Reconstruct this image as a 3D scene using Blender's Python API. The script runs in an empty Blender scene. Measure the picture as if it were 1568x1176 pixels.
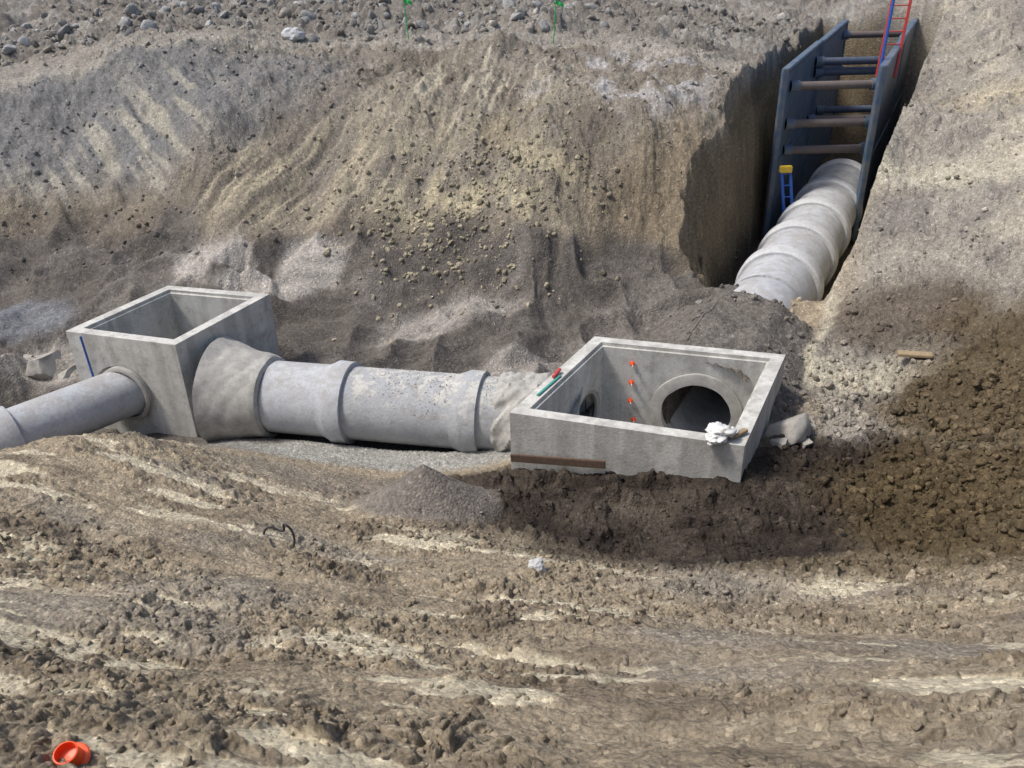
import bpy, bmesh, math, numpy as np
from mathutils import Vector, Matrix
rng=np.random.default_rng(7)
scene=bpy.context.scene
col=scene.collection
# ------------------------------------------------------------------ noise
def h2(ix,iy,seed):
    n=(ix*374761393+iy*668265263+seed*1274126177)&0xffffffff
    n=((n^(n>>13))*1274126177)&0xffffffff
    n=n^(n>>16)
    return n/4294967296.0
def vn(x,y,seed):
    ix=np.floor(x).astype(np.int64); iy=np.floor(y).astype(np.int64)
    fx=x-ix; fy=y-iy
    sx=fx*fx*fx*(fx*(fx*6-15)+10); sy=fy*fy*fy*(fy*(fy*6-15)+10)
    a=h2(ix,iy,seed); b=h2(ix+1,iy,seed); c=h2(ix,iy+1,seed); d=h2(ix+1,iy+1,seed)
    return (a+(b-a)*sx+(c-a)*sy+(a-b-c+d)*sx*sy)*2-1
def fbm(x,y,seed,oct=4,gain=.5):
    s=0; a=1; t=0
    for i in range(oct):
        s=s+a*vn(x,y,seed+i*17); t+=a; a*=gain
        x,y=(x*1.6-y*1.2+11.3, x*1.2+y*1.6+5.7)
    return s/t
def clods(x,y,scale,seed,dens=.6):
    x=x/scale; y=y/scale
    ix=np.floor(x).astype(np.int64); iy=np.floor(y).astype(np.int64)
    out=np.zeros_like(x)
    for dx in (-1,0,1):
        for dy in (-1,0,1):
            cx=ix+dx; cy=iy+dy
            a=h2(cx,cy,seed); b=h2(cx,cy,seed+1); r=h2(cx,cy,seed+2)
            r=np.where(h2(cx,cy,seed+3)<dens, .18+.42*r*r+.1*r, 0.001)
            ex=x-cx-a; ey=y-cy-b
            an=h2(cx,cy,seed+4)*6.28
            ca=np.cos(an); sa=np.sin(an)
            px=(ex*ca-ey*sa)*1.25; py=ex*sa+ey*ca
            d=np.sqrt(px*px+py*py)*.5+np.maximum(np.abs(px),np.abs(py))*.52
            k=1-(d/r)**2
            out=np.maximum(out, r*np.sqrt(np.maximum(k,0)))
    return out*scale
def ss(a,b,x):
    t=np.clip((x-a)/(b-a),0,1); return t*t*(3-2*t)
def ell(x,y,cx,cy,rx,ry,ang=0):
    c=math.cos(math.radians(ang)); s=math.sin(math.radians(ang))
    dx=x-cx; dy=y-cy
    u=(dx*c+dy*s)/rx; v=(-dx*s+dy*c)/ry
    return np.sqrt(u*u+v*v)
def blob(x,y,cx,cy,rx,ry,ang=0,w=None,soft=.35):
    d=ell(x,y,cx,cy,rx,ry,ang)
    if w is not None: d=d+w
    return 1-ss(1-soft,1+soft,d)
def rot(x,y,ang):
    c=math.cos(math.radians(ang)); s=math.sin(math.radians(ang)); return x*c+y*s,-x*s+y*c
# ------------------------------------------------------------------ terrain control (metres)
P=np.array([(-2.1,2.2,6.1),(-1.1,2.3,6),(0,2.2,6),(1.1,2.2,6),(2,2.1,6.1),
(-3.9,4.5,4.4),(-2,4.6,4.3),(-.1,4.6,4.2),(2.1,4.6,4.1),(3.8,4.5,4.2),
(-5.4,6.6,3.4),(-3.5,7,3),(-1.5,7.4,2.6),(.9,7.6,2.3),(3.2,7.7,2.2),(5,7.2,2.5),(5.6,6.9,2.8),
(-6.5,8.5,2.9),(-4.7,8.9,2.5),(-3.2,9.5,2),(-1.9,10.1,1.5),(.6,10.3,1.35),(2.1,9.8,1.4),(3.5,9.4,1.5),(4.9,9.7,1.5),(6.3,9.5,1.7),(6.9,8.9,2.1),
(-7.8,10.6,2.4),(-6.8,11.6,2.2),(-5.5,12,1.6),(-4.6,12.6,.9),(-2.7,12.6,.6),(-.6,12.1,.8),(0,11.1,1.4),(1.6,10.55,1.6),(3.3,10.0,1.8),
(-6.6,13.8,.45),(-9,13.8,.5),(-3,13.5,.45),(-.5,12.9,.6),
(5.3,12.3,1.5),(5.9,14.2,1.4),(5.5,11.2,1.55),(-10.6,16.3,.6),(-11.7,17.7,.8),(-11.7,19.3,1.1),
(-5,17.6,.8),(-2.8,17.1,.8),(-1.3,17,.8),(.2,16.4,.9),(-2.1,18.9,1.2),(-4.7,20.2,2.0),(-10.1,20.9,1.9),(-7.3,20.6,2.3),(-3.3,20.1,2.0),(1.1,19.1,1.9),(2.7,18.8,1.8),(4,17.7,1.2),
(-13.4,21.4,1.8),(-9.9,23.3,3),(-5.8,22.2,3.2),(-2.2,21.4,2.8),(1.2,20,3.1),(3.6,19.6,2.5),
(-13.6,26,4.4),(-8.9,24.4,4.6),(-4.1,24,4.9),(-.5,22.1,4.8),(3,21.7,4.8),(5.4,21.2,4.4),
(-16,27.5,5.6),(-12.9,27.6,5.8),(-9.9,28.1,6),(-5.8,28.6,6.1),(-1.4,27.5,6.2),(1.6,27.8,6.2),(4.5,26.2,6.0),(7.2,24.3,5.5),
(-18.7,33,6.5),(-10.7,31.2,6.9),(-3,28.9,6.4),(1.6,29.9,6.6),(6.2,29.8,6.4),(12,34,6.1),(13,38,6.5),(-17.9,37.3,7.6),(-7,36,7.4),(3.7,39.1,7.0),(17,39,6.9),
(17,28.9,6.8),(13.7,22.8,6),(11.1,17.2,4.1),(10.4,19.1,3.6),(9.4,13.6,2.7),(8.4,15.4,1.9),(7.9,10.8,2.4),(6.9,12,1.65),(6.6,14,1.2),(14.6,29.7,6.0),(11.9,25.5,4.8),
(0,.5,7.4),(-5,1,7.3),(5,1,7.5),(0,-5,7.5),(-20,-5,7.5),(20,-5,7.5),(-20,5,5.5),(20,8,7.5),(-30,20,5),(30,20,8),(-30,35,9),(0,47,10),(30,42,9.5),(-11,13.5,.6),(-30,60,10),(30,60,10),(0,60,10)])
n=len(P); CC=.7
A=np.sqrt(((P[:,None,:2]-P[None,:,:2])**2).sum(2)+CC*CC)
M=np.zeros((n+1,n+1)); M[:n,:n]=A-.05*np.eye(n); M[:n,n]=1; M[n,:n]=1
cf=np.linalg.solve(M,np.concatenate([P[:,2],[0]]))
def base(x,y):
    out=np.empty_like(x)
    for i in range(0,len(x),100000):
        X=x[i:i+100000]; Y=y[i:i+100000]
        out[i:i+100000]=np.sqrt((X[:,None]-P[:,0])**2+(Y[:,None]-P[:,1])**2+CC*CC)@cf[:n]+cf[n]
    r=np.hypot(x,y)
    out=np.clip(out,.2,10.5)
    t=ss(50,90,r); out=out*(1-t)+9.8*t
    return out
AX=np.array([3.6,13.5]); AD=np.array([.4776,.8786])
B2=[(-.05,11.43),(3.44,10.25),(4.98,13.27),(1.61,14.28)]
B1=[(-9.01,15.2),(-6.5,14.39),(-5.31,16.96),(-7.82,17.66)]
def inset(q,d):
    out=[]; m=len(q)
    for i in range(m):
        p0=Vector(q[i-1]);p1=Vector(q[i]);p2=Vector(q[(i+1)%m])
        a=(p1-p0).normalized(); b=(p2-p1).normalized()
        na=Vector((-a.y,a.x)); nb=Vector((-b.y,b.x))
        k=d/(1+na.dot(nb)); out.append(tuple(p1+(na+nb)*k))
    return out
def inquad(x,y,q):
    m=np.ones_like(x,bool)
    for i in range(4):
        a=q[i];b=q[(i+1)%4]
        m&=((b[0]-a[0])*(y-a[1])-(b[1]-a[1])*(x-a[0]))>0
    return m
def masks(x,y,zb):
    m={}
    w=fbm(x/1.5,y/1.5,5,4)*.35
    m['sand']=ss(2.9,2.3,zb+w*1.8)*ss(12.9,13.8,y+w)*ss(6.6,5.6,x+w)
    m['fg']=ss(11.5,9.0,y+ .25*x+w*2)
    m['moist']=np.maximum.reduce([blob(x,y,2.7,9.6,3.5,1.5,0,w*1.3,.25),blob(x,y,-.2,11.2,1.9,.75,-20,w)*.9,blob(x,y,5.1,10.2,1.8,1.9,0,w,.2)])
    m['olive']=np.maximum.reduce([blob(x,y,6.5,9.0,1.7,2.5,-10,w),blob(x,y,8.3,12.0,2.1,2.9,-30,w),blob(x,y,4.6,8.0,1.9,.6,0,w)*.7])
    m['back']=ss(18,21,y+w)*ss(2.2,3.2,zb+w)
    yc=np.interp(x,[-40,-16,-10,-6,-1.4,1.6,4.5,7.5,9,30],[27,27.4,28.0,28.4,27.6,27.6,26.4,24.6,24.5,24.5])
    m['dc']=y-yc+w*1.8+.35*fbm(x/.7,y/.7,8,3)
    m['top']=ss(1.6,2.8,m['dc']+w*2)
    m['bench']=ss(-.1,.25,m['dc'])*(1-m['top'])
    m['right']=ss(5.4,6.8,x-.47*(y-14)+w)*ss(9.5,12,y)
    m['w']=w
    m['sc1']=blob(x,y,-5.6,22.3,3.0,1.4,10,w*1.5,.5)
    m['sc2']=blob(x,y,-11.3,24.3,3.0,2.1,0,w*1.5,.5)
    m['sc3']=blob(x,y,-.6,24.8,1.9,2.4,-10,w*1.5,.5)
    u=.95*x-.31*y; v=.31*x+.95*y
    jag=.12*vn(u/.12,v/.12,240)
    m['smear']=m['fg']*(1-m['moist'])*(1-m['olive'])*ss(.14,.22,fbm(u/1.4,v/.28,221,4)+jag)*ss(-.3,-.05,fbm(u/2,v/1,226,3))
    m['cone']=np.maximum(0,1-np.hypot((x+1.35)/1.25,(y-10.15)/.9))
    return m
PA=np.array([1.25,13.42]); PD=np.array([-7.45,1.64]); PD=PD/np.hypot(*PD)
SA=np.array([-7.82,15.02]); SDd=np.array([-1.8,-1.9]); SDd=SDd/np.hypot(*SDd)
def height(x,y,detail=True,carve=True):
    zb=base(x,y)
    m=masks(x,y,zb)
    z=zb.copy()
    calm=1-.75*m['moist']
    z+= .30*fbm(x/3.2,y/3.2,21,3)*calm*np.clip(.35+m['back']+m['top']*1.2+.4*m['fg'],0,1.4)
    z+= .45*fbm(x/4.5+3,y/6,24,2)*m['back']
    dn=fbm(x/1.5+.8*fbm(x/2,y/2,3,2),y/1.3,31,4)
    z+= m['sand']*(.50*dn+.18*(1-2*np.abs(vn(x/1.1,y/.8,37))))*ss(13.8,16,y)
    gx=x+1.0*fbm(x/2.5,y/2.5,41,3)
    z+= m['back']*(1-m['bench'])*(.14*fbm(gx/.9,y/2.0,43,4)+.04*np.abs(vn(gx/.35,y/1.4,47))+.30*fbm(x/1.2,y/1.2,48,5))
    a1,b1=rot(x,y,48); a2,b2_=rot(x,y,-50); a3,b3=rot(x,y,75)
    z+= m['sc1']*.12*fbm(a1/1.6,b1/.15,49,3)+m['sc2']*.12*fbm(a2/2.2,b2_/.2,50,3)+m['sc3']*.10*fbm(a3/1.8,b3/.17,52,3)
    dc=m['dc']; z+=.20*ss(-1.3,.02,dc)*(1-ss(.02,2.0,dc))*(x<8.5)*(1-ss(40,46,np.hypot(x,y)))
    u=.95*x-.31*y; v=.31*x+.95*y
    st=fbm(u/1.6,v/.22,51,4); z+= m['fg']*(1-m['moist'])*.06*st
    z+= m['fg']*.12*fbm(u/2.2,v/.7,57,3)
    z+= m['olive']*(.14+.12*fbm(x/.9,y/.9,58,3))
    s=(x-AX[0])*AD[0]+(y-AX[1])*AD[1]; o=(x-AX[0])*AD[1]-(y-AX[1])*AD[0]
    wob=.22*fbm(x/.9,y/.9,131,4)+.05*vn(x/.15,y/.15,139)
    m['bank']=ss(1.35,1.75,o+wob)*ss(1.0,2.2,s)*(1-ss(7,10,s))
    z+=.5*m['bank']*(1-ss(2.5,5,o))
    mound=2.12-.85*np.maximum(0,np.abs(s-1.6)-2.0)**1.2-.62*np.maximum(0,np.abs(o)-.55)**1.15+.20*fbm(x/.8,y/.8,61,4)
    z=np.maximum(z, mound); m['mound']=ss(-.15,.1,mound-zb)
    # tread-tooth rows pressed in the damp soil, broken up and wandering
    yy=(.18*x+y+.22*fbm(x/.9,y/.9,66,3)+.05*vn(x/.12,y/.12,62))/.40; row=np.floor(yy); fy=yy-row
    xx=x/.27+h2(row.astype(np.int64),row.astype(np.int64)*0,68)*3+.7*fbm(x/.35,y/.35,69,3); cxi=np.floor(xx); fx=xx-cxi
    keep=h2(cxi.astype(np.int64),row.astype(np.int64),65); keep=np.where(keep<.3,.15,keep)
    tooth=ss(.0,.45,fy)*ss(1.0,.6,fy)*(.45+.55*ss(0,.3,fx)*ss(1,.7,fx))*keep
    tooth=tooth*np.clip(.75+.9*fbm(x/.7,y/.5,63,3),0,1.2)
    m['tooth']=tooth
    z+=m['moist']*(.19*tooth-.05)
    cone=m['cone']
    if detail:
        wx=x+.12*vn(x/.25,y/.25,70); wy=y+.12*vn(x/.25,y/.25,71)
        rough=np.clip(.2+.6*m['olive']+.40*m['back']+.5*m['top']+.34*m['right']+.08*m['moist']+.3*m['mound']+.42*m['fg']*ss(-.3,.25,fbm(u/1.5,v/.8,73,3))*(1-m['moist'])-.34*m['sand'],.03,1.1)
        rough=rough*(1-.6*np.maximum(m['sc1'],m['sc2']))*(1-.85*m['smear'])*(1-.9*ss(0,.2,cone))
        z+=clods(wx,wy,.55,80,.3)*.5*rough*(1-.8*m['fg'])*(1-.8*m['moist'])
        z+=clods(wx,wy,.26,90,.5)*.75*rough
        z+=clods(wx*1.01,wy,.12,100,.65)*.9*np.clip(rough*1.5,0,1)
        z+=clods(wx,wy*1.01,.055,110,.7)*.9*np.clip(rough*1.8,0,1)
        z+=.028*fbm(x/.14,y/.14,120,4,.65)*(.4+rough)
        z+=.06*fbm(x/.6,y/.6,125,4)*(.3+rough)
    z=np.where(cone>0,np.maximum(z*(1-ss(0,.3,cone))+(zb)*ss(0,.3,cone),0)+.85*cone**1.05,z)
    deep=ss(6.0,9.5,s)
    fl=.35+.1*fbm(x,y,133,3)+ 2.0*ss(5.4,4.2,s)
    wl=wob*1.5+.10*fbm(x/.35,y/.35,134,3)+.25*fbm(zb/1.0,s/1.5,135,3)
    lx=np.maximum(0,-o-1.55-.2*deep+wl*(1-.65*deep))
    lw=fl+lx*(3.2+6*deep)-ss(.3,.8,lx)*lx*3.0*(deep)
    rw=fl+np.maximum(0,o-1.3-.12*deep+wob*.7*(1-.7*deep))*(6.0+6*deep)
    ew=fl+np.maximum(0,s-24.3)*9
    tr=np.maximum(np.where(o<0,lw,rw),ew)+ss(4.8,4.1,s)*3
    z=np.where(s>4.1,np.minimum(z,tr),z)
    if carve:
        for q in (B1,B2):
            z=np.where(inquad(x,y,inset(q,.16)),-.6,z)
        z=np.where((s>-.4)&(s<3.2)&(np.abs(o)<.62),-.3,z)
        for A0,D0,Lg,hw in ((PA,PD,7.6,.63),(SA,SDd,5.0,.42)):
            s1=(x-A0[0])*D0[0]+(y-A0[1])*D0[1]; o1=(x-A0[0])*D0[1]-(y-A0[1])*D0[0]
            z=np.where((s1>0)&(s1<Lg)&(np.abs(o1)<hw),np.minimum(z,.1),z)
    return z,zb,m,s,o
def mix(c,c2,t): return c*(1-t[:,None])+np.array(c2)*t[:,None]
def albedo(x,y,z,zb,m,s,o):
    w=m['w']; u=.95*x-.31*y; v=.31*x+.95*y
    c=np.tile(np.array((.335,.28,.205)),(len(x),1))
    c=mix(c,(.23,.205,.172),m['back'])
    big=fbm(x/3,y/3,201,4)
    c=mix(c,(.32,.283,.222),ss(.0,.5,big)*m['back']*.6)
    c=mix(c,(.15,.13,.105),ss(.0,.5,fbm(x/2,y/2,202,4))*m['back']*.6)
    c=mix(c,(.19,.19,.19),blob(x,y,-12.0,25.8,6.5,2.4,0,w)*.9)
    c=mix(c,(.43,.38,.265),blob(x,y,-1.3,20.9,2.5,1.9,15,w*1.6,.6)*ss(-.25,.3,fbm(x/.4,y/.4,203,4))*.95)
    a1,b1=rot(x,y,48); a2,b2_=rot(x,y,-50); a3,b3=rot(x,y,75)
    c=mix(c,(.41,.36,.265),m['sc1']*ss(-.05,.25,fbm(a1/1.4,b1/.17,205,3))*.9)
    c=mix(c,(.37,.345,.29),m['sc2']*ss(.0,.3,fbm(a2/2.2,b2_/.24,206,3))*.9)
    c=mix(c,(.45,.405,.32),m['sc3']*ss(.0,.3,fbm(a3/1.8,b3/.22,208,4))*.9)
    c=mix(c,(.43,.415,.41),blob(x,y,3.4,24.3,2.4,2.2,20,w*1.6,.5)*ss(.0,.35,fbm(x/.7,y/.5,207,4))*.85)
    c=mix(c,(.22,.178,.123),blob(x,y,4.6,19.9,2.4,2.2,20,w,.5)*.8)
    c=mix(c,(.18,.15,.11),blob(x,y,-12.5,22.2,3.2,.9,0,w,.5)*.6)
    c=mix(c,(.28,.258,.226),m['bench'])
    c=mix(c,(.36,.335,.29),ss(-.35,-.05,m['dc'])*(1-ss(.05,.5,m['dc']))*.7)
    c=mix(c,(.205,.187,.165),m['top'])
    c=mix(c,(.33,.315,.29),m['top']*ss(.05,.5,fbm(x/1.5,y/.8,209,4))*.6)
    c=mix(c,(.128,.115,.103),m['sand'])
    c=mix(c,(.20,.182,.165),m['sand']*ss(0,.5,fbm(x/1.2,y/1.2,210,4))*.7)
    lite=np.maximum.reduce([blob(x,y,-7.6,20.3,1.1,.8,20,w*1.5,.2),blob(x,y,-5.0,20.2,1.0,.8,0,w*1.5,.2),blob(x,y,-6.3,19.4,1.6,.35,0,w*1.5,.2),blob(x,y,-1.6,18.1,1.7,.6,10,w*1.5,.3)*.7,blob(x,y,.4,16.2,1.2,.4,10,w,.3)*.6,blob(x,y,-10.7,17.0,1.0,.8,0,w,.3)*.6])
    c=mix(c,(.39,.36,.325),lite*m['sand'])
    c=mix(c,(.20,.21,.23),blob(x,y,-12.3,18.9,1.3,.8,-15,w,.3)*.8)
    c=mix(c,(.35,.345,.32),blob(x,y,-2.4,13.2,3.2,.6,-9,w,.3))
    c=mix(c,(.30,.275,.238),m['right'])
    c=mix(c,(.44,.40,.325),m['right']*ss(.05,.5,fbm(x/1.2,y/1.2,211,4))*.7)
    c=mix(c,(.18,.168,.155),m['right']*ss(.05,.5,fbm(x/.9,y/.9,212,4))*.6)
    c=mix(c,(.13,.106,.085),blob(x,y,7.9,15.2,1.5,1.1,0,w,.4)*.9)
    c=mix(c,(.165,.150,.134),m['mound']*.9)
    c=mix(c,(.48,.44,.35),4*m['bank']*(1-m['bank'])*.9)
    f=m['fg']
    c=mix(c,(.205,.168,.125),f*ss(.0,.4,fbm(u/1.0,v/.5,223,4))*.75)
    c=mix(c,(.29,.27,.24),f*ss(.05,.5,fbm(u/2.5,v/1.0,225,3))*.45)
    c=mix(c,(.60,.535,.40),m['smear']*.88)
    c=mix(c,(.21,.185,.16),blob(x,y,-2.5,11.3,2.5,1.0,-20,w,.4)*.6)
    c=mix(c,(.040,.032,.027),m['moist']*np.clip(1.0+.3*fbm(x,y,227,3),0,1))
    c=mix(c,(.072,.058,.048),m['moist']*ss(.3,.8,m['tooth'])*.8)
    c=mix(c,(.098,.073,.041),m['olive']*.94)
    c=mix(c,(.22,.195,.17),ss(0,.25,m['cone']))
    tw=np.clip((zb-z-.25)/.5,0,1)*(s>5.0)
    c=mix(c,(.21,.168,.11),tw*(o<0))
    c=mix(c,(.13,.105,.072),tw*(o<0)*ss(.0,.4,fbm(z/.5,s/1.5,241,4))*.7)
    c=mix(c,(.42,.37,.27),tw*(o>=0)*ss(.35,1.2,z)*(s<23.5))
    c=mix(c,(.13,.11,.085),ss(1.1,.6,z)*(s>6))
    k=1+.18*fbm(x/.5,y/.5,231,5)+.12*vn(x/.06,y/.06,233)
    return np.clip(c*k[:,None],.02,.8)
def setcol(mm,cc):
    ca=mm.color_attributes.new("Col","FLOAT_COLOR","POINT")
    ca.data.foreach_set("color",np.concatenate([cc,np.ones((len(cc),1))],1).astype(np.float32).ravel())
def gridmesh(name,x,y,z,NR,NA,wrap,cc):
    me=bpy.data.meshes.new(name)
    co=np.stack([x,y,z],1).astype(np.float32)
    i=np.arange(NR-1)[:,None]*NA; j=np.arange(NA if wrap else NA-1)[None,:]; j2=(j+1)%NA
    q=np.stack([i+j,i+NA+j,i+NA+j2,i+j2],-1).reshape(-1,4)[:, ::-1]
    me.vertices.add(len(co)); me.vertices.foreach_set("co",co.ravel())
    me.loops.add(q.size); me.loops.foreach_set("vertex_index",q.astype(np.int32).ravel())
    me.polygons.add(len(q)); me.polygons.foreach_set("loop_start",np.arange(0,q.size,4,dtype=np.int32)); 
    me.polygons.foreach_set("use_smooth",np.ones(len(q),bool))
    me.update(calc_edges=True); setcol(me,cc)
    ob=bpy.data.objects.new(name,me); col.objects.link(ob); return ob
# ------------------------------------------------------------------ ground mesh
az=np.concatenate([np.radians(np.linspace(-43,43,1050)),np.radians(np.linspace(45,315,100))])
rr=np.concatenate([np.linspace(.05,1.3,14),np.geomspace(1.4,46,1250),np.geomspace(47,700,36)])
NA=len(az);NR=len(rr)
R,T=np.meshgrid(rr,az,indexing='ij')
x=(R*np.sin(T)).ravel(); y=(R*np.cos(T)).ravel()
z,zb,m,s,o=height(x,y)
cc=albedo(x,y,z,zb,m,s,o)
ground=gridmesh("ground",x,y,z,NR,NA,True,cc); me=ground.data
S_,O_=np.meshgrid(np.linspace(-.10,3.35,140),np.linspace(-.82,.82,70),indexing='ij')
xb=(AX[0]+AD[0]*S_+AD[1]*O_).ravel(); yb=(AX[1]+AD[1]*S_-AD[0]*O_).ravel()
zc,zbb,mb,sb,ob_=height(xb,yb,True,False); cb=albedo(xb,yb,zc,zbb,mb,sb,ob_)
fill=gridmesh("pipe_backfill_soil",xb,yb,zc-.012,140,70,False,cb)
# ------------------------------------------------------------------ materials
def newmat(name):
    mt=bpy.data.materials.new(name); mt.use_nodes=True
    nt=mt.node_tree; b=nt.nodes["Principled BSDF"]; return mt,nt,b
def N(nt,t,**k):
    nd=nt.nodes.new(t)
    for a,v in k.items(): setattr(nd,a,v)
    return nd
def noise(nt,scale,detail=6,rough=.6,vec=None):
    nd=N(nt,"ShaderNodeTexNoise"); nd.inputs["Scale"].default_value=scale; nd.inputs["Detail"].default_value=detail; nd.inputs["Roughness"].default_value=rough
    if vec is not None: nt.links.new(vec,nd.inputs["Vector"])
    return nd
def soil_mat():
    mt,nt,b=newmat("soil"); L=nt.links.new
    tc=N(nt,"ShaderNodeTexCoord"); at=N(nt,"ShaderNodeAttribute",attribute_name="Col")
    n1=noise(nt,9,8,.72,tc.outputs["Object"]); n2=noise(nt,45,6,.75,tc.outputs["Object"])
    mr=N(nt,"ShaderNodeMapRange"); L(n1.outputs["Fac"],mr.inputs[0]); mr.inputs[1].default_value=.3; mr.inputs[2].default_value=.7; mr.inputs[3].default_value=.68; mr.inputs[4].default_value=1.32
    mr2=N(nt,"ShaderNodeMapRange"); L(n2.outputs["Fac"],mr2.inputs[0]); mr2.inputs[1].default_value=.3; mr2.inputs[2].default_value=.7; mr2.inputs[3].default_value=.68; mr2.inputs[4].default_value=1.32
    mu=N(nt,"ShaderNodeMath",operation='MULTIPLY'); L(mr.outputs[0],mu.inputs[0]); L(mr2.outputs[0],mu.inputs[1])
    vo=N(nt,"ShaderNodeTexVoronoi"); vo.inputs["Scale"].default_value=26; L(tc.outputs["Object"],vo.inputs["Vector"])
    sep=N(nt,"ShaderNodeSeparateColor"); L(vo.outputs["Color"],sep.inputs[0])
    mr3=N(nt,"ShaderNodeMapRange"); L(sep.outputs[0],mr3.inputs[0]); mr3.inputs[1].default_value=.82; mr3.inputs[2].default_value=1.0; mr3.inputs[3].default_value=1.0; mr3.inputs[4].default_value=1.5
    mr4=N(nt,"ShaderNodeMapRange"); L(sep.outputs[1],mr4.inputs[0]); mr4.inputs[1].default_value=0; mr4.inputs[2].default_value=.2; mr4.inputs[3].default_value=.68; mr4.inputs[4].default_value=1.0
    mu2=N(nt,"ShaderNodeMath",operation='MULTIPLY'); L(mr3.outputs[0],mu2.inputs[0]); L(mr4.outputs[0],mu2.inputs[1])
    mu3=N(nt,"ShaderNodeMath",operation='MULTIPLY'); L(mu.outputs[0],mu3.inputs[0]); L(mu2.outputs[0],mu3.inputs[1])
    vm=N(nt,"ShaderNodeVectorMath",operation='SCALE'); L(at.outputs["Color"],vm.inputs[0]); L(mu3.outputs[0],vm.inputs["Scale"])
    L(vm.outputs[0],b.inputs["Base Color"]); b.inputs["Roughness"].default_value=.95; b.inputs["Specular IOR Level"].default_value=.1
    bp1=N(nt,"ShaderNodeBump"); bp1.inputs["Strength"].default_value=.7; bp1.inputs["Distance"].default_value=.07; L(n1.outputs["Fac"],bp1.inputs["Height"])
    bp2=N(nt,"ShaderNodeBump",invert=True); bp2.inputs["Strength"].default_value=.7; bp2.inputs["Distance"].default_value=.03; L(vo.outputs["Distance"],bp2.inputs["Height"]); L(bp1.outputs[0],bp2.inputs["Normal"])
    bp3=N(nt,"ShaderNodeBump"); bp3.inputs["Strength"].default_value=.8; bp3.inputs["Distance"].default_value=.02; L(n2.outputs["Fac"],bp3.inputs["Height"]); L(bp2.outputs[0],bp3.inputs["Normal"])
    L(bp3.outputs[0],b.inputs["Normal"]); return mt
SOIL=soil_mat(); me.materials.append(SOIL); fill.data.materials.append(SOIL)
def concrete_mat(name,c1,c2,dirt=(.22,.20,.175),dirt_amt=.3,scale=1.5,streak=False,topdirt=0,topcol=(.36,.34,.31),raised=1.2):
    mt,nt,b=newmat(name); L=nt.links.new
    tc=N(nt,"ShaderNodeTexCoord")
    n1=noise(nt,scale,8,.65,tc.outputs["Object"]); n2=noise(nt,scale*14,6,.7,tc.outputs["Object"])
    r=N(nt,"ShaderNodeValToRGB"); r.color_ramp.elements[0].position=.32; r.color_ramp.elements[1].position=.68
    r.color_ramp.elements[0].color=(*c1,1); r.color_ramp.elements[1].color=(*c2,1); L(n1.outputs["Fac"],r.inputs[0])
    last=r.outputs[0]
    def mixin(fac,colr,last):
        mx=N(nt,"ShaderNodeMix",data_type='RGBA'); L(fac,mx.inputs["Factor"]); L(last,mx.inputs["A"]); mx.inputs["B"].default_value=(*colr,1); return mx.outputs["Result"]
    if streak:
        mp=N(nt,"ShaderNodeMapping"); mp.inputs["Scale"].default_value=(1.7,1.7,.12); L(tc.outputs["Object"],mp.inputs[0])
        ns=noise(nt,2.0,3,.5,mp.outputs[0]); rs=N(nt,"ShaderNodeMapRange"); L(ns.outputs["Fac"],rs.inputs[0]); rs.inputs[1].default_value=.45; rs.inputs[2].default_value=.6; rs.inputs[4].default_value=.55
        last=mixin(rs.outputs[0],(.33,.32,.30),last)
    n3=noise(nt,scale*2.3,7,.7,tc.outputs["Object"]); r3=N(nt,"ShaderNodeMapRange"); L(n3.outputs["Fac"],r3.inputs[0]); r3.inputs[1].default_value=.5; r3.inputs[2].default_value=.68; r3.inputs[4].default_value=dirt_amt
    last=mixin(r3.outputs[0],dirt,last)
    hgt=n2.outputs["Fac"]
    if topdirt:
        g=N(nt,"ShaderNodeNewGeometry"); sx=N(nt,"ShaderNodeSeparateXYZ"); L(g.outputs["Normal"],sx.inputs[0])
        a=N(nt,"ShaderNodeMapRange"); L(sx.outputs["Z"],a.inputs[0]); a.inputs[1].default_value=.0; a.inputs[2].default_value=.8
        nn=noise(nt,2.6,9,.78,tc.outputs["Object"])
        b3=N(nt,"ShaderNodeMapRange"); L(nn.outputs["Fac"],b3.inputs[0]); b3.inputs[1].default_value=.47; b3.inputs[2].default_value=.54; b3.inputs[4].default_value=topdirt
        ml=N(nt,"ShaderNodeMath",operation='MULTIPLY'); L(a.outputs[0],ml.inputs[0]); L(b3.outputs[0],ml.inputs[1])
        last=mixin(ml.outputs[0],topcol,last)
        if raised:
            ad=N(nt,"ShaderNodeMath",operation='MULTIPLY_ADD'); L(ml.outputs[0],ad.inputs[0]); ad.inputs[1].default_value=raised; L(n2.outputs["Fac"],ad.inputs[2]); hgt=ad.outputs[0]
    mr=N(nt,"ShaderNodeMapRange"); L(n2.outputs["Fac"],mr.inputs[0]); mr.inputs[1].default_value=.3; mr.inputs[2].default_value=.7; mr.inputs[3].default_value=.85; mr.inputs[4].default_value=1.12
    vm=N(nt,"ShaderNodeVectorMath",operation='SCALE'); L(last,vm.inputs[0]); L(mr.outputs[0],vm.inputs["Scale"]); L(vm.outputs[0],b.inputs["Base Color"])
    b.inputs["Roughness"].default_value=.85; b.inputs["Specular IOR Level"].default_value=.25
    bp=N(nt,"ShaderNodeBump"); bp.inputs["Strength"].default_value=.45; bp.inputs["Distance"].default_value=.02; L(hgt,bp.inputs["Height"]); L(bp.outputs[0],b.inputs["Normal"])
    return mt
CON=concrete_mat("precast_concrete",(.47,.465,.435),(.61,.605,.565),streak=True,dirt_amt=.5,scale=1.8)
PIPE=concrete_mat("pipe_concrete",(.37,.385,.41),(.47,.485,.51),dirt_amt=.35,topdirt=.5,topcol=(.31,.29,.265),raised=0)
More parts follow.
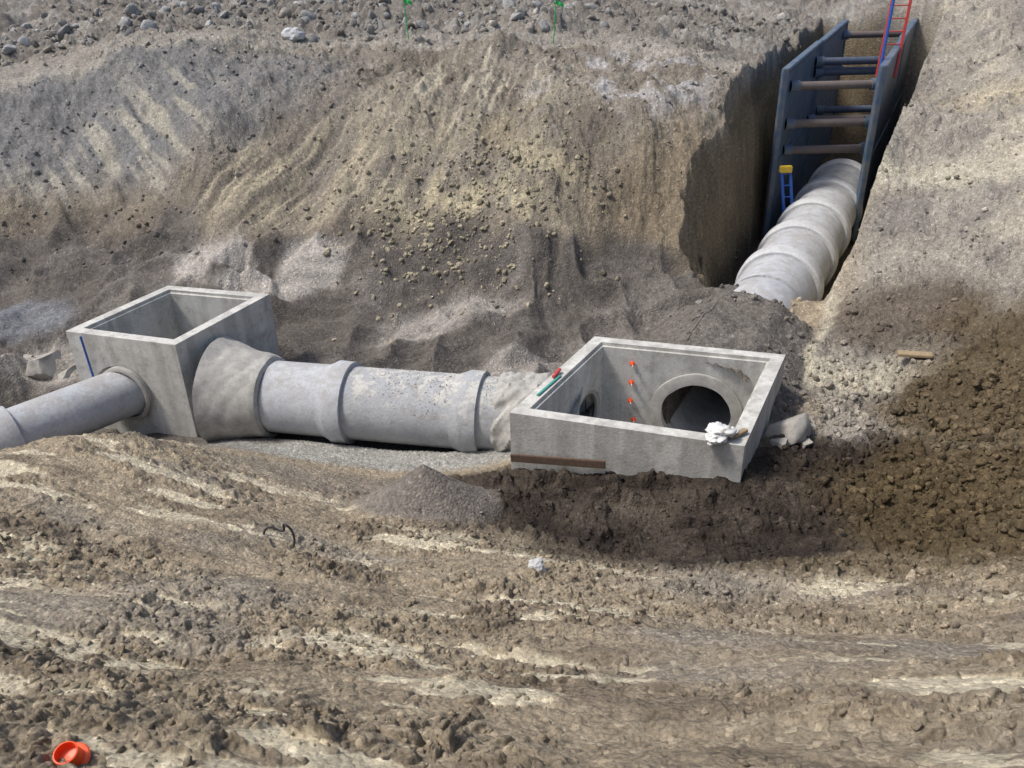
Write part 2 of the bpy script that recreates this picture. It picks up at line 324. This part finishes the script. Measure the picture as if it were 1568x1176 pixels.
BELL=concrete_mat("bell_concrete",(.48,.49,.50),(.58,.59,.60),dirt_amt=.4,raised=0)
PIPED=concrete_mat("pipe_concrete_dirty",(.32,.335,.355),(.41,.425,.445),dirt_amt=.55,topdirt=.95,topcol=(.50,.49,.46))
GROUT=concrete_mat("grout",(.31,.30,.28),(.46,.45,.42),dirt_amt=.5,scale=4)
def plain(name,c,rough=.6,var=.25,scale=12,metal=0,c2=None,spots=.6):
    mt,nt,b=newmat(name); L=nt.links.new
    tc=N(nt,"ShaderNodeTexCoord"); n1=noise(nt,scale,6,.7,tc.outputs["Object"])
    r=N(nt,"ShaderNodeValToRGB"); r.color_ramp.elements[0].position=.35; r.color_ramp.elements[1].position=spots+.08
    r.color_ramp.elements[0].color=(*c,1); r.color_ramp.elements[1].color=(*(c2 or tuple(k*(1-var) for k in c)),1)
    L(n1.outputs["Fac"],r.inputs[0]); L(r.outputs[0],b.inputs["Base Color"]); b.inputs["Roughness"].default_value=rough; b.inputs["Metallic"].default_value=metal
    return mt
STEEL=plain("blue_grey_steel",(.035,.085,.16),.5,c2=(.15,.155,.165),scale=2.5,spots=.6)
SPREAD=plain("spreader_steel",(.10,.09,.09),.6,c2=(.16,.12,.10),scale=5)
SPREADB=plain("spreader_blue",(.035,.065,.13),.6,c2=(.10,.10,.11),scale=5)
BLUE=plain("blue_paint",(.02,.10,.42),.45); YEL=plain("yellow_plastic",(.7,.5,.05),.5); RED=plain("red_paint",(.50,.06,.05),.5)
GREEN=plain("green_paint",(.03,.55,.12),.5); ORANGE=plain("orange_plastic",(.9,.10,.02),.4,.12); WHITE=plain("white_plastic",(.72,.72,.70),.5,.3,25)
WOOD=plain("wood",(.36,.27,.16),.8,.4,18); RUST=plain("rusty_board",(.13,.085,.06),.85,.4,15); BLACK=plain("black_rubber",(.02,.02,.02),.6); TEAL=plain("teal_strap",(.05,.30,.25),.7)
PALE=plain("pale_rock",(.52,.52,.52),.9,.3,9); RUBBLE=concrete_mat("pale_rubble",(.30,.285,.26),(.40,.385,.35),dirt_amt=.8,scale=3)
# ------------------------------------------------------------------ helpers
def mkobj(name,verts,faces,mat,smooth=False,parent=None,loc=None):
    mm=bpy.data.meshes.new(name); mm.from_pydata([tuple(v) for v in verts],[],faces); mm.update()
    if mat: mm.materials.append(mat)
    if smooth: mm.polygons.foreach_set("use_smooth",[True]*len(mm.polygons))
    ob=bpy.data.objects.new(name,mm); col.objects.link(ob)
    if parent: ob.parent=parent
    if loc: ob.location=loc
    return ob
def empty(name,loc=(0,0,0)):
    e=bpy.data.objects.new(name,None); col.objects.link(e); e.empty_display_size=.3; return e
def frame(d):
    d=Vector(d).normalized(); up=Vector((0,0,1)) if abs(d.z)<.95 else Vector((1,0,0))
    a=d.cross(up).normalized(); b=a.cross(d).normalized(); return d,a,b
def lathe(name,p0,p1,prof,mat,seg=72,parent=None,inner=None,wob=0,seed=0,smooth=True,closed=False,wf=2.2):
    d,a,b=frame(Vector(p1)-Vector(p0)); p0=Vector(p0); vs=[];fs=[]
    pr=list(prof)
    if inner: pr=pr+[(prof[-1][0],inner),(prof[0][0],inner)]
    K=len(pr)
    sarr=np.repeat(np.array([p[0] for p in pr]),seg); rarr=np.repeat(np.array([p[1] for p in pr]),seg); tarr=np.tile(np.arange(seg),K)
    if wob:
        an=2*np.pi*tarr/seg
        rarr=rarr+wob*(fbm(np.cos(an)*wf+7+sarr*1.5,np.sin(an)*wf+sarr*wf*1.8,seed,4))
    for k in range(K*seg):
        an=2*math.pi*tarr[k]/seg
        vs.append(p0+d*float(sarr[k])+a*(float(rarr[k])*math.cos(an))+b*(float(rarr[k])*math.sin(an)))
    for k in range(K if inner else K-1):
        k2=(k+1)%K
        for t in range(seg):
            t2=(t+1)%seg
            fs.append((k*seg+t,k*seg+t2,k2*seg+t2,k2*seg+t))
    if closed: fs.append(tuple(range(seg))[::-1]); fs.append(tuple((K-1)*seg+t for t in range(seg)))
    ob=mkobj(name,vs,fs,mat,False,parent)
    bm=bmesh.new(); bm.from_mesh(ob.data); bmesh.ops.recalc_face_normals(bm,faces=bm.faces); bm.to_mesh(ob.data); bm.free()
    if smooth:
        for p in ob.data.polygons: p.use_smooth=True
        ob.data.set_sharp_from_angle(angle=math.radians(38))
    return ob
def rod(name,p0,p1,r,mat,parent=None,seg=12):
    L_=(Vector(p1)-Vector(p0)).length
    return lathe(name,p0,p1,[(0,r),(L_,r)],mat,seg,parent,closed=True)
def bar(name,p0,p1,w,h,mat,parent=None,bev=.008):
    d,a,b=frame(Vector(p1)-Vector(p0)); p0=Vector(p0);p1=Vector(p1)
    vs=[p+a*(sx*w/2)+b*(sz*h/2) for p in (p0,p1) for sx,sz in ((-1,-1),(1,-1),(1,1),(-1,1))]
    ob=mkobj(name,vs,[(0,1,2,3),(7,6,5,4),(0,4,5,1),(1,5,6,2),(2,6,7,3),(3,7,4,0)],mat,False,parent)
    bm=bmesh.new(); bm.from_mesh(ob.data); bmesh.ops.recalc_face_normals(bm,faces=bm.faces)
    bmesh.ops.bevel(bm,geom=bm.edges[:],offset=min(bev,w*.3,h*.3),segments=2,affect='EDGES'); bm.to_mesh(ob.data); bm.free()
    return ob
def prism(name,q,z0,z1,mat):
    m_=len(q); vs=[(p[0],p[1],z0) for p in q]+[(p[0],p[1],z1) for p in q]
    fs=[tuple(range(m_))[::-1],tuple(range(m_,2*m_))]+[(i,(i+1)%m_,m_+(i+1)%m_,m_+i) for i in range(m_)]
    return mkobj(name,vs,fs,mat)
def vault(name,q,zt,zb_,th,holes):
    par=empty(name)
    o_=prism("shell",q,zb_,zt,CON); o_.parent=par
    cut=[prism("c",inset(q,th),zb_+.2,zt+.5,CON),prism("c",inset(q,th-.05),zt-.07,zt+.4,CON)]
    for (p,d,r) in holes:
        p=Vector(p); d=Vector(d).normalized(); cut.append(lathe("c",p-d*.8,p+d*.8,[(0,r),(1.6,r)],CON,64,closed=True,smooth=False))
    for c in cut:
        md=o_.modifiers.new("b","BOOLEAN"); md.operation='DIFFERENCE'; md.solver='EXACT'; md.object=c
    bv=o_.modifiers.new("bev","BEVEL"); bv.width=.018; bv.segments=2; bv.limit_method='ANGLE'; bv.angle_limit=math.radians(50)
    bpy.context.view_layer.update()
    dg=bpy.context.evaluated_depsgraph_get()
    nm=bpy.data.meshes.new_from_object(o_.evaluated_get(dg)); o_.modifiers.clear(); o_.data=nm
    for c in cut: bpy.data.objects.remove(c)
    return par
# ------------------------------------------------------------------ junction boxes
back2=vault("concrete_junction_box",B2,2.4,-.1,.27,[((1.2,13.43,1.02),(-1,.22,0),.62),((3.55,13.55,1.1),(.3,.954,0),.68)])
front1=vault("concrete_junction_box",B1,2.4,-.1,.27,[((-6.05,15.05,1.0),(1,-.22,0),.62),((-7.9,14.95,1.15),(-.765,-.644,0),.57)])
def ring(name,c,d,r0,r1,t,parent):
    d=Vector(d).normalized(); return lathe(name,Vector(c)-d*t/2,Vector(c)+d*t/2,[(0,r1),(t*.8,r1),(t,r1-.03)],GROUT,64,parent,inner=r0,wob=.02,seed=9)
ring("grout_ring",(3.47,13.40,1.1),(-.29,-.957,0),.65,.87,.06,back2)
ring("grout_ring_side",(1.36,13.4,1.02),(1,-.55,0),.55,.72,.05,back2)
ring("grout_ring",(-7.93,14.78,1.15),(-.31,-.95,0),.52,.60,.10,front1)
# ------------------------------------------------------------------ main pipe
mp=empty("concrete_storm_pipe")
pa=Vector((1.25,13.42,1.02)); pb=Vector((-6.2,15.06,1.0)); dv=(pb-pa).normalized()
def pt(s_): return pa+dv*s_
R0=.74
lathe("barrel_section",pt(-.05),pt(9),[(0,R0),(1.95,R0)],PIPED,96,mp,inner=.6)
lathe("barrel_section",pt(1.85),pt(9),[(0,R0+.09),(.30,R0+.10),(.36,R0+.07),(.52,R0+.01),(.56,R0),(2.9,R0)],PIPED,96,mp,inner=.6)
lathe("barrel_section",pt(4.55),pt(9),[(0,R0+.09),(.32,R0+.10),(.38,R0+.06),(.5,R0+.01),(.54,R0),(3.0,R0)],PIPE,96,mp,inner=.6)
lathe("grout_collar",pt(-.1),pt(9),[(k*.04,R0+.05+.09*(1-k/42)) for k in range(0,41)]+[(1.66,R0+.002)],GROUT,140,mp,wob=.10,seed=5,wf=4)
prof=[(0,R0+.01),(.04,R0+.1)]+[(.1+k*.06,R0+.12+.28*(k/18)**1.6) for k in range(0,19)]
lathe("cast_collar",pt(6.25),pt(9),prof,GROUT,96,mp,wob=.05,seed=15)
# ------------------------------------------------------------------ trench pipe
tpn=empty("concrete_storm_pipe")
RT=.95
def tp(s_): return Vector((AX[0]+AD[0]*s_,AX[1]+AD[1]*s_,1.1+.012*s_))
lathe("barrel_section",tp(.1),tp(30),[(0,RT-.12),(4.9,RT-.12)],PIPE,96,tpn,inner=.72)
lathe("barrel_section",tp(4.1),tp(30),[(0,RT-.1),(.3,RT-.02),(.6,RT),(1.1,RT)],PIPE,96,tpn,inner=.75)
sec=[5.0,7.2,9.5,11.9,14.4,17.0]
for a_,b_ in zip(sec[:-1],sec[1:]):
    L_=b_-a_
    lathe("barrel_section",tp(a_),tp(30),[(0,RT-.03),(.05,RT),(L_-.3,RT)],PIPED if a_>14 else PIPE,96,tpn,inner=.75)
    lathe("bell_end",tp(b_-.52),tp(30),[(0,RT+.002),(.0,RT+.07),(.06,RT+.12),(.44,RT+.13),(.50,RT+.10),(.50,RT+.0)],BELL,96,tpn,inner=.80)
# ------------------------------------------------------------------ small pipe
sp=empty("concrete_inlet_pipe")
a_=Vector((-7.82,15.02,1.15)); b_=Vector((-9.62,13.12,1.11)); d_=(b_-a_).normalized()
lathe("barrel_section",a_,b_,[(0,.51),(2.6,.51)],PIPE,72,sp,inner=.43)
lathe("barrel_section",a_+d_*2.35,b_+d_*3,[(0,.59),(.25,.59),(.36,.52),(2.6,.51)],PIPE,72,sp,inner=.43)
# ------------------------------------------------------------------ trench shield
sh=empty("steel_trench_shield")
SD=Vector((.475,.88,.045)); SR=Vector((1,0,0))
nl=Vector((8.25,25.3,0)); wdt=2.85
def vert(p,z0,z1,w,h,nm):
    bar(nm,p+Vector((0,0,z0)),p+Vector((0,0,z1)),w,h,STEEL,sh,.02)
for k in range(2):
    st_=k*5.6; L_=5.4; off=.0 if k==0 else .05
    for side in (0,1):
        p=nl+SD*st_+SR*(side*wdt)+SR*off*(1-2*side)
        e=p+SD*L_
        for z0,z1,t_ in ((3.12,5.62,.14),(.55,3.06,.16)):
            bar("panel",p+Vector((0,0,(z0+z1)/2)),e+Vector((0,0,(z0+z1)/2)),t_,z1-z0,STEEL,sh,.02)
        for zz_ in (5.70,3.09):
            bar("edge_rail",p+Vector((0,0,zz_)),e+Vector((0,0,zz_)),.22,.12,STEEL,sh,.02)
        vert(p-SD*.05,.5,5.76,.26,.16,"end_post"); vert(e+SD*.05,.5,5.76,.26,.16,"end_post")
    lst=((.6,5.15,SPREAD),(.6,4.05,SPREAD),(.8,3.2,SPREAD),(4.7,5.2,SPREADB),(4.8,4.85,SPREADB),(4.7,3.3,SPREAD)) if k==0 else ((.7,3.3,SPREADB),(4.7,5.3,SPREAD),(4.7,4.0,SPREADB))
    for (ds,zz,mt_) in lst:
        p=nl+SD*(st_+ds)+Vector((0,0,zz))
        rod("spreader",p+SR*.08,p+SR*(wdt-.08),.125,mt_,sh,20)
        rod("spreader_socket",p+SR*.08,p+SR*.34,.17,STEEL,sh,20); rod("spreader_socket",p+SR*(wdt-.34),p+SR*(wdt-.08),.17,STEEL,sh,20)
# ------------------------------------------------------------------ ladders, stakes
def ladder(name,p0,p1,w,mat,capmat=None,rungs=8,side=Vector((1,0,0))):
    e=empty(name); p0=Vector(p0);p1=Vector(p1)
    for k in (-1,1): bar("rail",p0+side*(k*w/2),p1+side*(k*w/2),.06,.09,mat,e,.01)
    for k in range(rungs):
        t=(k+.6)/rungs; q_=p0.lerp(p1,t); rod("rung",q_-side*w/2,q_+side*w/2,.02,mat,e,8)
    if capmat: bar("top_cap",p1-side*(w/2+.05),p1+side*(w/2+.05),.16,.2,capmat,e,.02)
    return e
ladder("step_ladder",(8.75,24.3,.6),(8.45,24.75,2.95),.26,BLUE,YEL,7)
ladder("access_ladder",(12.55,28.3,5.0),(13.1,29.3,8.8),.6,RED,None,10)
pole=empty("blue_grade_pole"); rod("pole",(11.45,26.3,5.2),(11.6,26.5,9.0),.045,BLUE,pole); bar("clamp",(11.4,26.3,5.3),(11.52,26.3,5.3),.1,.12,STEEL,pole)
def stake(name,p,h,mat,tilt=(0,0),flag=None,w=.05):
    e=empty(name); p=Vector(p); t=p+Vector((tilt[0],tilt[1],h)); bar("lath",p-Vector((0,0,.25)),t,w,.03,mat,e,.005)
    if flag:
        vs=[];fs=[]
        for i_ in range(6):
            for j_ in range(3): vs.append(t+Vector((.02+i_*.045,.03*math.sin(i_*1.3+j_),-.02-j_*.06-.02*i_)))
        for i_ in range(5):
            for j_ in range(2): fs.append((i_*3+j_,i_*3+j_+1,i_*3+j_+4,i_*3+j_+3))
        mkobj("ribbon",vs,fs,flag,True,e)
def gz(x_,y_): return float(height(np.array([float(x_)]),np.array([float(y_)]),True)[0][0])
stake("survey_stake",(-3.0,28.3,gz(-3,28.3)),1.25,GREEN,(-.08,0),GREEN,.06)
stake("survey_stake",(1.6,28.3,gz(1.6,28.3)),1.3,GREEN,(.1,0),GREEN,.06)
stake("blue_marker_stake",(-8.55,14.93,1.0),1.4,BLUE,(-.02,-.02),None,.045)
# ------------------------------------------------------------------ small things
bd=empty("rusty_board"); bar("plank",(-.05,11.30,1.62),(1.45,10.84,1.74),.05,.14,RUST,bd)
wd=empty("wood_scrap"); zz=gz(7.6,13.7); bar("plank",(7.3,13.8,zz+.05),(7.85,13.6,zz+.09),.2,.05,WOOD,wd)
pl=empty("orange_anchor_plugs")
def plug(p,d):
    p=Vector(p); d=Vector(d).normalized(); L=.09
    lathe("plug",p,p+d,[(0,.05),(.02,.05),(.03,.03),(L,.026)],ORANGE,16,pl,closed=True)
    rod("pin",p+d*L,p+d*.17,.01,WHITE,pl,6)
for zz_ in (2.05,1.65,1.25): plug((2.28,13.77,zz_),(-.1,-1,.1))
plug((1.05,12.2,1.55),(1,-.5,0)); plug((2.35,13.72,.85),(-.1,-1,.2))
stp=empty("teal_strap"); bar("strap",(.42,11.95,2.42),(.85,12.65,2.42),.05,.02,TEAL,stp); bar("handle",(.72,12.55,2.44),(.85,12.8,2.47),.06,.05,RED,stp)
def lump(name,c,r,mat,seed,flat=.7,amp=.45,sub=4,parent=None,rot=0,sx=1):
    bm=bmesh.new(); bmesh.ops.create_icosphere(bm,subdivisions=sub,radius=1)
    V=np.array([v.co[:] for v in bm.verts])
    nn=.6*fbm(V[:,0]*1.4+seed,V[:,1]*1.4+V[:,2]*1.9,seed,4)+.4*fbm(V[:,2]*3+seed,V[:,0]*2.5-V[:,1]*2.,seed+9,3)
    V=V*(1+amp*nn)[:,None]*r; V[:,2]*=flat; V[:,0]*=sx
    for v,c_ in zip(bm.verts,V): v.co=c_
    mm=bpy.data.meshes.new(name); bm.to_mesh(mm); bm.free(); mm.materials.append(mat)
    for p in mm.polygons: p.use_smooth=sub>3
    ob=bpy.data.objects.new(name,mm); ob.location=c; ob.rotation_euler=(0,0,rot); col.objects.link(ob)
    if parent: ob.parent=parent
    return ob
def chunks(name,centres,mat,seed):
    """angular broken pieces (planar cuts of a sphere)"""
    e=empty(name); rg=np.random.default_rng(seed)
    for (cx,cy,cz,r) in centres:
        bm=bmesh.new(); bmesh.ops.create_icosphere(bm,subdivisions=4,radius=1); V=np.array([v.co[:] for v in bm.verts])
        for c in range(11):
            nrm=rg.normal(size=3); nrm/=np.linalg.norm(nrm); dd=rg.uniform(.35,.7); t=V@nrm-dd; V-=np.maximum(t,0)[:,None]*nrm
        V*=(1+.06*fbm(V[:,0]*5+V[:,2]*4,V[:,1]*5,seed,3))[:,None]; V=V*r*np.array([1.25,1,.8])
        for v,c_ in zip(bm.verts,V): v.co=c_
        mm=bpy.data.meshes.new("piece"); bm.to_mesh(mm); bm.free(); mm.materials.append(mat)
        for p in mm.polygons: p.use_smooth=True
        mm.set_sharp_from_angle(angle=math.radians(30))
        ob=bpy.data.objects.new("piece",mm); ob.location=(cx,cy,cz); ob.rotation_euler=(rg.uniform(-.3,.3),rg.uniform(-.3,.3),rg.uniform(0,6)); col.objects.link(ob); ob.parent=e
pb_=empty("plastic_sheet_bundle")
lump("roll",(3.12,10.50,2.52),.19,WHITE,3,.7,.7,4,pb_); lump("fold",(3.02,10.40,2.47),.14,WHITE,8,.5,.9,4,pb_); lump("fold_b",(3.27,10.55,2.46),.12,WHITE,12,.4,.9,4,pb_); bar("wood_offcut",(3.3,10.45,2.45),(3.55,10.62,2.46),.09,.05,WOOD,pb_)
chunks("broken_concrete",[(4.62,11.95,1.6,.42),(4.95,11.75,1.5,.24),(4.45,11.45,1.6,.2),(5.1,12.2,1.5,.16)],RUBBLE,22)
chunks("broken_concrete",[(-10.9,17.3,.55,.75),(-11.7,17.6,.6,.5),(-10.3,17.0,.5,.4),(-11.3,16.8,.45,.3)],RUBBLE,27)
lump("pale_boulder",(.23,7.5,gz(.23,7.5)+.05),.10,PALE,31,.85,.5,3)
lump("spoil_boulder",(-7.1,30.0,gz(-7.1,30)+.12),.36,PALE,35,.8,.5,3)
wr=bpy.data.curves.new("bent_cable","CURVE"); wr.dimensions='3D'; wr.bevel_depth=.014
spn=wr.splines.new('BEZIER'); g0=gz(-3.0,8.3)
pp=[(-3.25,8.3,g0-.02),(-3.15,8.35,g0+.16),(-2.95,8.3,g0+.14),(-2.9,8.25,g0+.28),(-2.8,8.2,g0+.18),(-2.82,8.1,g0+.02),(-3.0,8.05,g0+.09),(-3.1,8.2,g0+.09)]
spn.bezier_points.add(len(pp)-1)
for b__,p in zip(spn.bezier_points,pp): b__.co=p; b__.handle_left_type=b__.handle_right_type='AUTO'
wo=bpy.data.objects.new("bent_cable",wr); wr.materials.append(BLACK); col.objects.link(wo)
oc=empty("orange_pipe_cap"); c0=Vector((-1.94,2.36,gz(-1.94,2.36)+.03)); dd=Vector((.05,-.25,.95)).normalized()
lathe("cap",c0-dd*.05,c0+dd,[(0,.072),(.012,.078),(.02,.072),(.022,.055),(.075,.048),(.088,.05),(.09,.044),(.05,.040),(.048,.001)],ORANGE,40,oc)
# ------------------------------------------------------------------ loose stones
def stones(name,specs,seed,explicit=None):
    rg=np.random.default_rng(seed)
    bm=bmesh.new(); bmesh.ops.create_icosphere(bm,subdivisions=2,radius=1); 
    V0=np.array([v.co[:] for v in bm.verts]); F0=np.array([[v.index for v in f.verts] for f in bm.faces]); bm.free()
    bases=[]
    for k in range(14):
        V=V0.copy()
        for c in range(9):
            nrm=rg.normal(size=3); nrm/=np.linalg.norm(nrm); dd=rg.uniform(.45,.8)
            t=V@nrm-dd; V-=np.maximum(t,0)[:,None]*nrm
        V*= (1+.05*rg.normal(size=(len(V),1))); bases.append(V)
    VV=[];FF=[];C_=[];off=0
    for (xs,ys,sz,colr,var) in specs:
        if explicit is None:
            g=height(xs,ys,True); zs=g[0]
            al=albedo(xs,ys,*g)*1.25; al=al*np.minimum(1,.34/al.max(axis=1))[:,None]
        else: zs=explicit
        for i_ in range(len(xs)):
            if zs[i_]<.2: continue
            V=bases[rg.integers(14)]
            q_=rg.normal(size=4); q_/=np.linalg.norm(q_); w_,a1,b1,c1=q_
            Rm=np.array([[1-2*(b1*b1+c1*c1),2*(a1*b1-c1*w_),2*(a1*c1+b1*w_)],[2*(a1*b1+c1*w_),1-2*(a1*a1+c1*c1),2*(b1*c1-a1*w_)],[2*(a1*c1-b1*w_),2*(b1*c1+a1*w_),1-2*(a1*a1+b1*b1)]])
            S=sz[i_]*np.array([1,rg.uniform(.65,1),rg.uniform(.45,.8)])
            v_=(V*S)@Rm.T; v_+=np.array([xs[i_],ys[i_],zs[i_]+sz[i_]*.05])
            VV.append(v_); FF.append(F0+off); off+=len(V)
            base_c=al[i_] if colr is None else np.array(colr)
            C_.append(np.tile(np.clip(base_c*(1+var*rg.normal()),.03,.6),(len(V),1)))
    VV=np.concatenate(VV);FF=np.concatenate(FF);C_=np.concatenate(C_)
    mm=bpy.data.meshes.new(name)
    mm.vertices.add(len(VV)); mm.vertices.foreach_set("co",VV.astype(np.float32).ravel())
    mm.loops.add(FF.size); mm.loops.foreach_set("vertex_index",FF.astype(np.int32).ravel())
    mm.polygons.add(len(FF)); mm.polygons.foreach_set("loop_start",np.arange(0,FF.size,3,dtype=np.int32)); mm.update(calc_edges=True)
    setcol(mm,C_)
    mm.materials.append(SOIL); ob=bpy.data.objects.new(name,mm); col.objects.link(ob); return ob
def uni(n_,x0,x1,y0,y1): return rng.uniform(x0,x1,n_),rng.uniform(y0,y1,n_)
def sizes(n_,a,b,p=3): return a+(b-a)*rng.random(n_)**p
sp_=[]
X,Y=uni(1500,-19,12,29.4,36); sp_.append((X,Y,sizes(1500,.05,.28,4),None,.2))
X,Y=uni(260,-19,4,29.6,35); sp_.append((X,Y,sizes(260,.08,.42,4),(.32,.315,.31),.25))
X,Y=uni(2300,-15,7,20.5,28.5); sp_.append((X,Y,sizes(2300,.02,.12,4),None,.2))
X=rng.normal(-1.2,1.6,900);Y=rng.normal(20.8,1.1,900); sp_.append((X,Y,sizes(900,.03,.12,2.5),(.36,.32,.23),.2))
X,Y=uni(1400,7,15,12,28); X=X+.47*(Y-14)*.6; sp_.append((X,Y,sizes(1400,.02,.10,4),None,.2))
X=rng.normal(6.9,1.2,3000);Y=rng.normal(10.3,2.0,3000); sp_.append((X,Y,sizes(3000,.025,.14,3),None,.2))
X,Y=uni(900,-.5,6,8.6,11.2); sp_.append((X,Y,sizes(900,.015,.055,3),None,.2))
X,Y=uni(400,3.5,7.5,12.5,18.0); sp_.append((X,Y,sizes(400,.02,.12,3),None,.2))
stones("scattered_stones",sp_,3)
sp_=[]
nf=11000
rd=1.9+8.5*rng.random(nf)**.8; an=np.radians(rng.uniform(-42,42,nf)); X=rd*np.sin(an);Y=rd*np.cos(an)
dn=fbm((.95*X-.31*Y)/1.5,(.31*X+.95*Y)/.8,73,3)+.15*rng.normal(size=nf)
k=(dn>-.05)&(np.hypot((X+1.35)/1.3,(Y-10.15)/.95)>1)&(ell(X,Y,2.7,9.6,3.4,1.4)>1); X=X[k];Y=Y[k]
sp_.append((X,Y,sizes(len(X),.008,.05,3)*(.5+np.hypot(X,Y)/9),None,.15))
stones("dirt_clods",sp_,4)
nc=900; sa=1.1+2.9*rng.random(nc)**1.4; th_=rng.normal(-.25,.45,nc)
d_,a_v,b_v=frame(dv)
pos=np.array([list(pt(float(s1))+a_v*float(math.sin(t1)*(R0+.002))+b_v*float(math.cos(t1)*(R0+.002))) for s1,t1 in zip(sa,th_)])
cr=stones("mud_crumbs",[(pos[:,0],pos[:,1],sizes(nc,.006,.024,3),(.50,.48,.45),.12)],5,pos[:,2]); cr.parent=mp
# ------------------------------------------------------------------ light
sd=Vector((-.52,-.04,.85)).normalized()
elev=math.asin(sd.z)
wld=bpy.data.worlds.new("World"); scene.world=wld; wld.use_nodes=True; nt=wld.node_tree
sky=nt.nodes.new("ShaderNodeTexSky"); sky.sky_type='NISHITA'; sky.sun_disc=False; sky.sun_elevation=elev; sky.sun_rotation=math.atan2(sd.x,sd.y); sky.dust_density=3; 
nt.links.new(sky.outputs[0],nt.nodes["Background"].inputs[0]); nt.nodes["Background"].inputs[1].default_value=.15
sl=bpy.data.lights.new("sun","SUN"); sl.energy=3.6; sl.angle=math.radians(11.0); sl.color=(1,.95,.87)
so=bpy.data.objects.new("sun",sl); so.rotation_euler=sd.to_track_quat('Z','Y').to_euler(); col.objects.link(so)
# ------------------------------------------------------------------ camera
cam=bpy.data.cameras.new("camera"); cam.sensor_width=36; cam.lens=36*1250/1568; cam.clip_end=2000; cam.clip_start=.05
cob=bpy.data.objects.new("camera",cam); col.objects.link(cob)
th=math.radians(28); ro=math.radians(1.5)
F=Vector((0,math.cos(th),-math.sin(th))); U=Vector((0,math.sin(th),math.cos(th))); Rr=Vector((1,0,0))
ri=Rr*math.cos(ro)-U*math.sin(ro); up=Rr*math.sin(ro)+U*math.cos(ro)
mt=Matrix(((ri.x,up.x,-F.x,0),(ri.y,up.y,-F.y,0),(ri.z,up.z,-F.z,9.0),(0,0,0,1)))
cob.matrix_world=mt
scene.camera=cob
scene.view_settings.view_transform='Standard'; scene.view_settings.look='None'; scene.view_settings.exposure=0
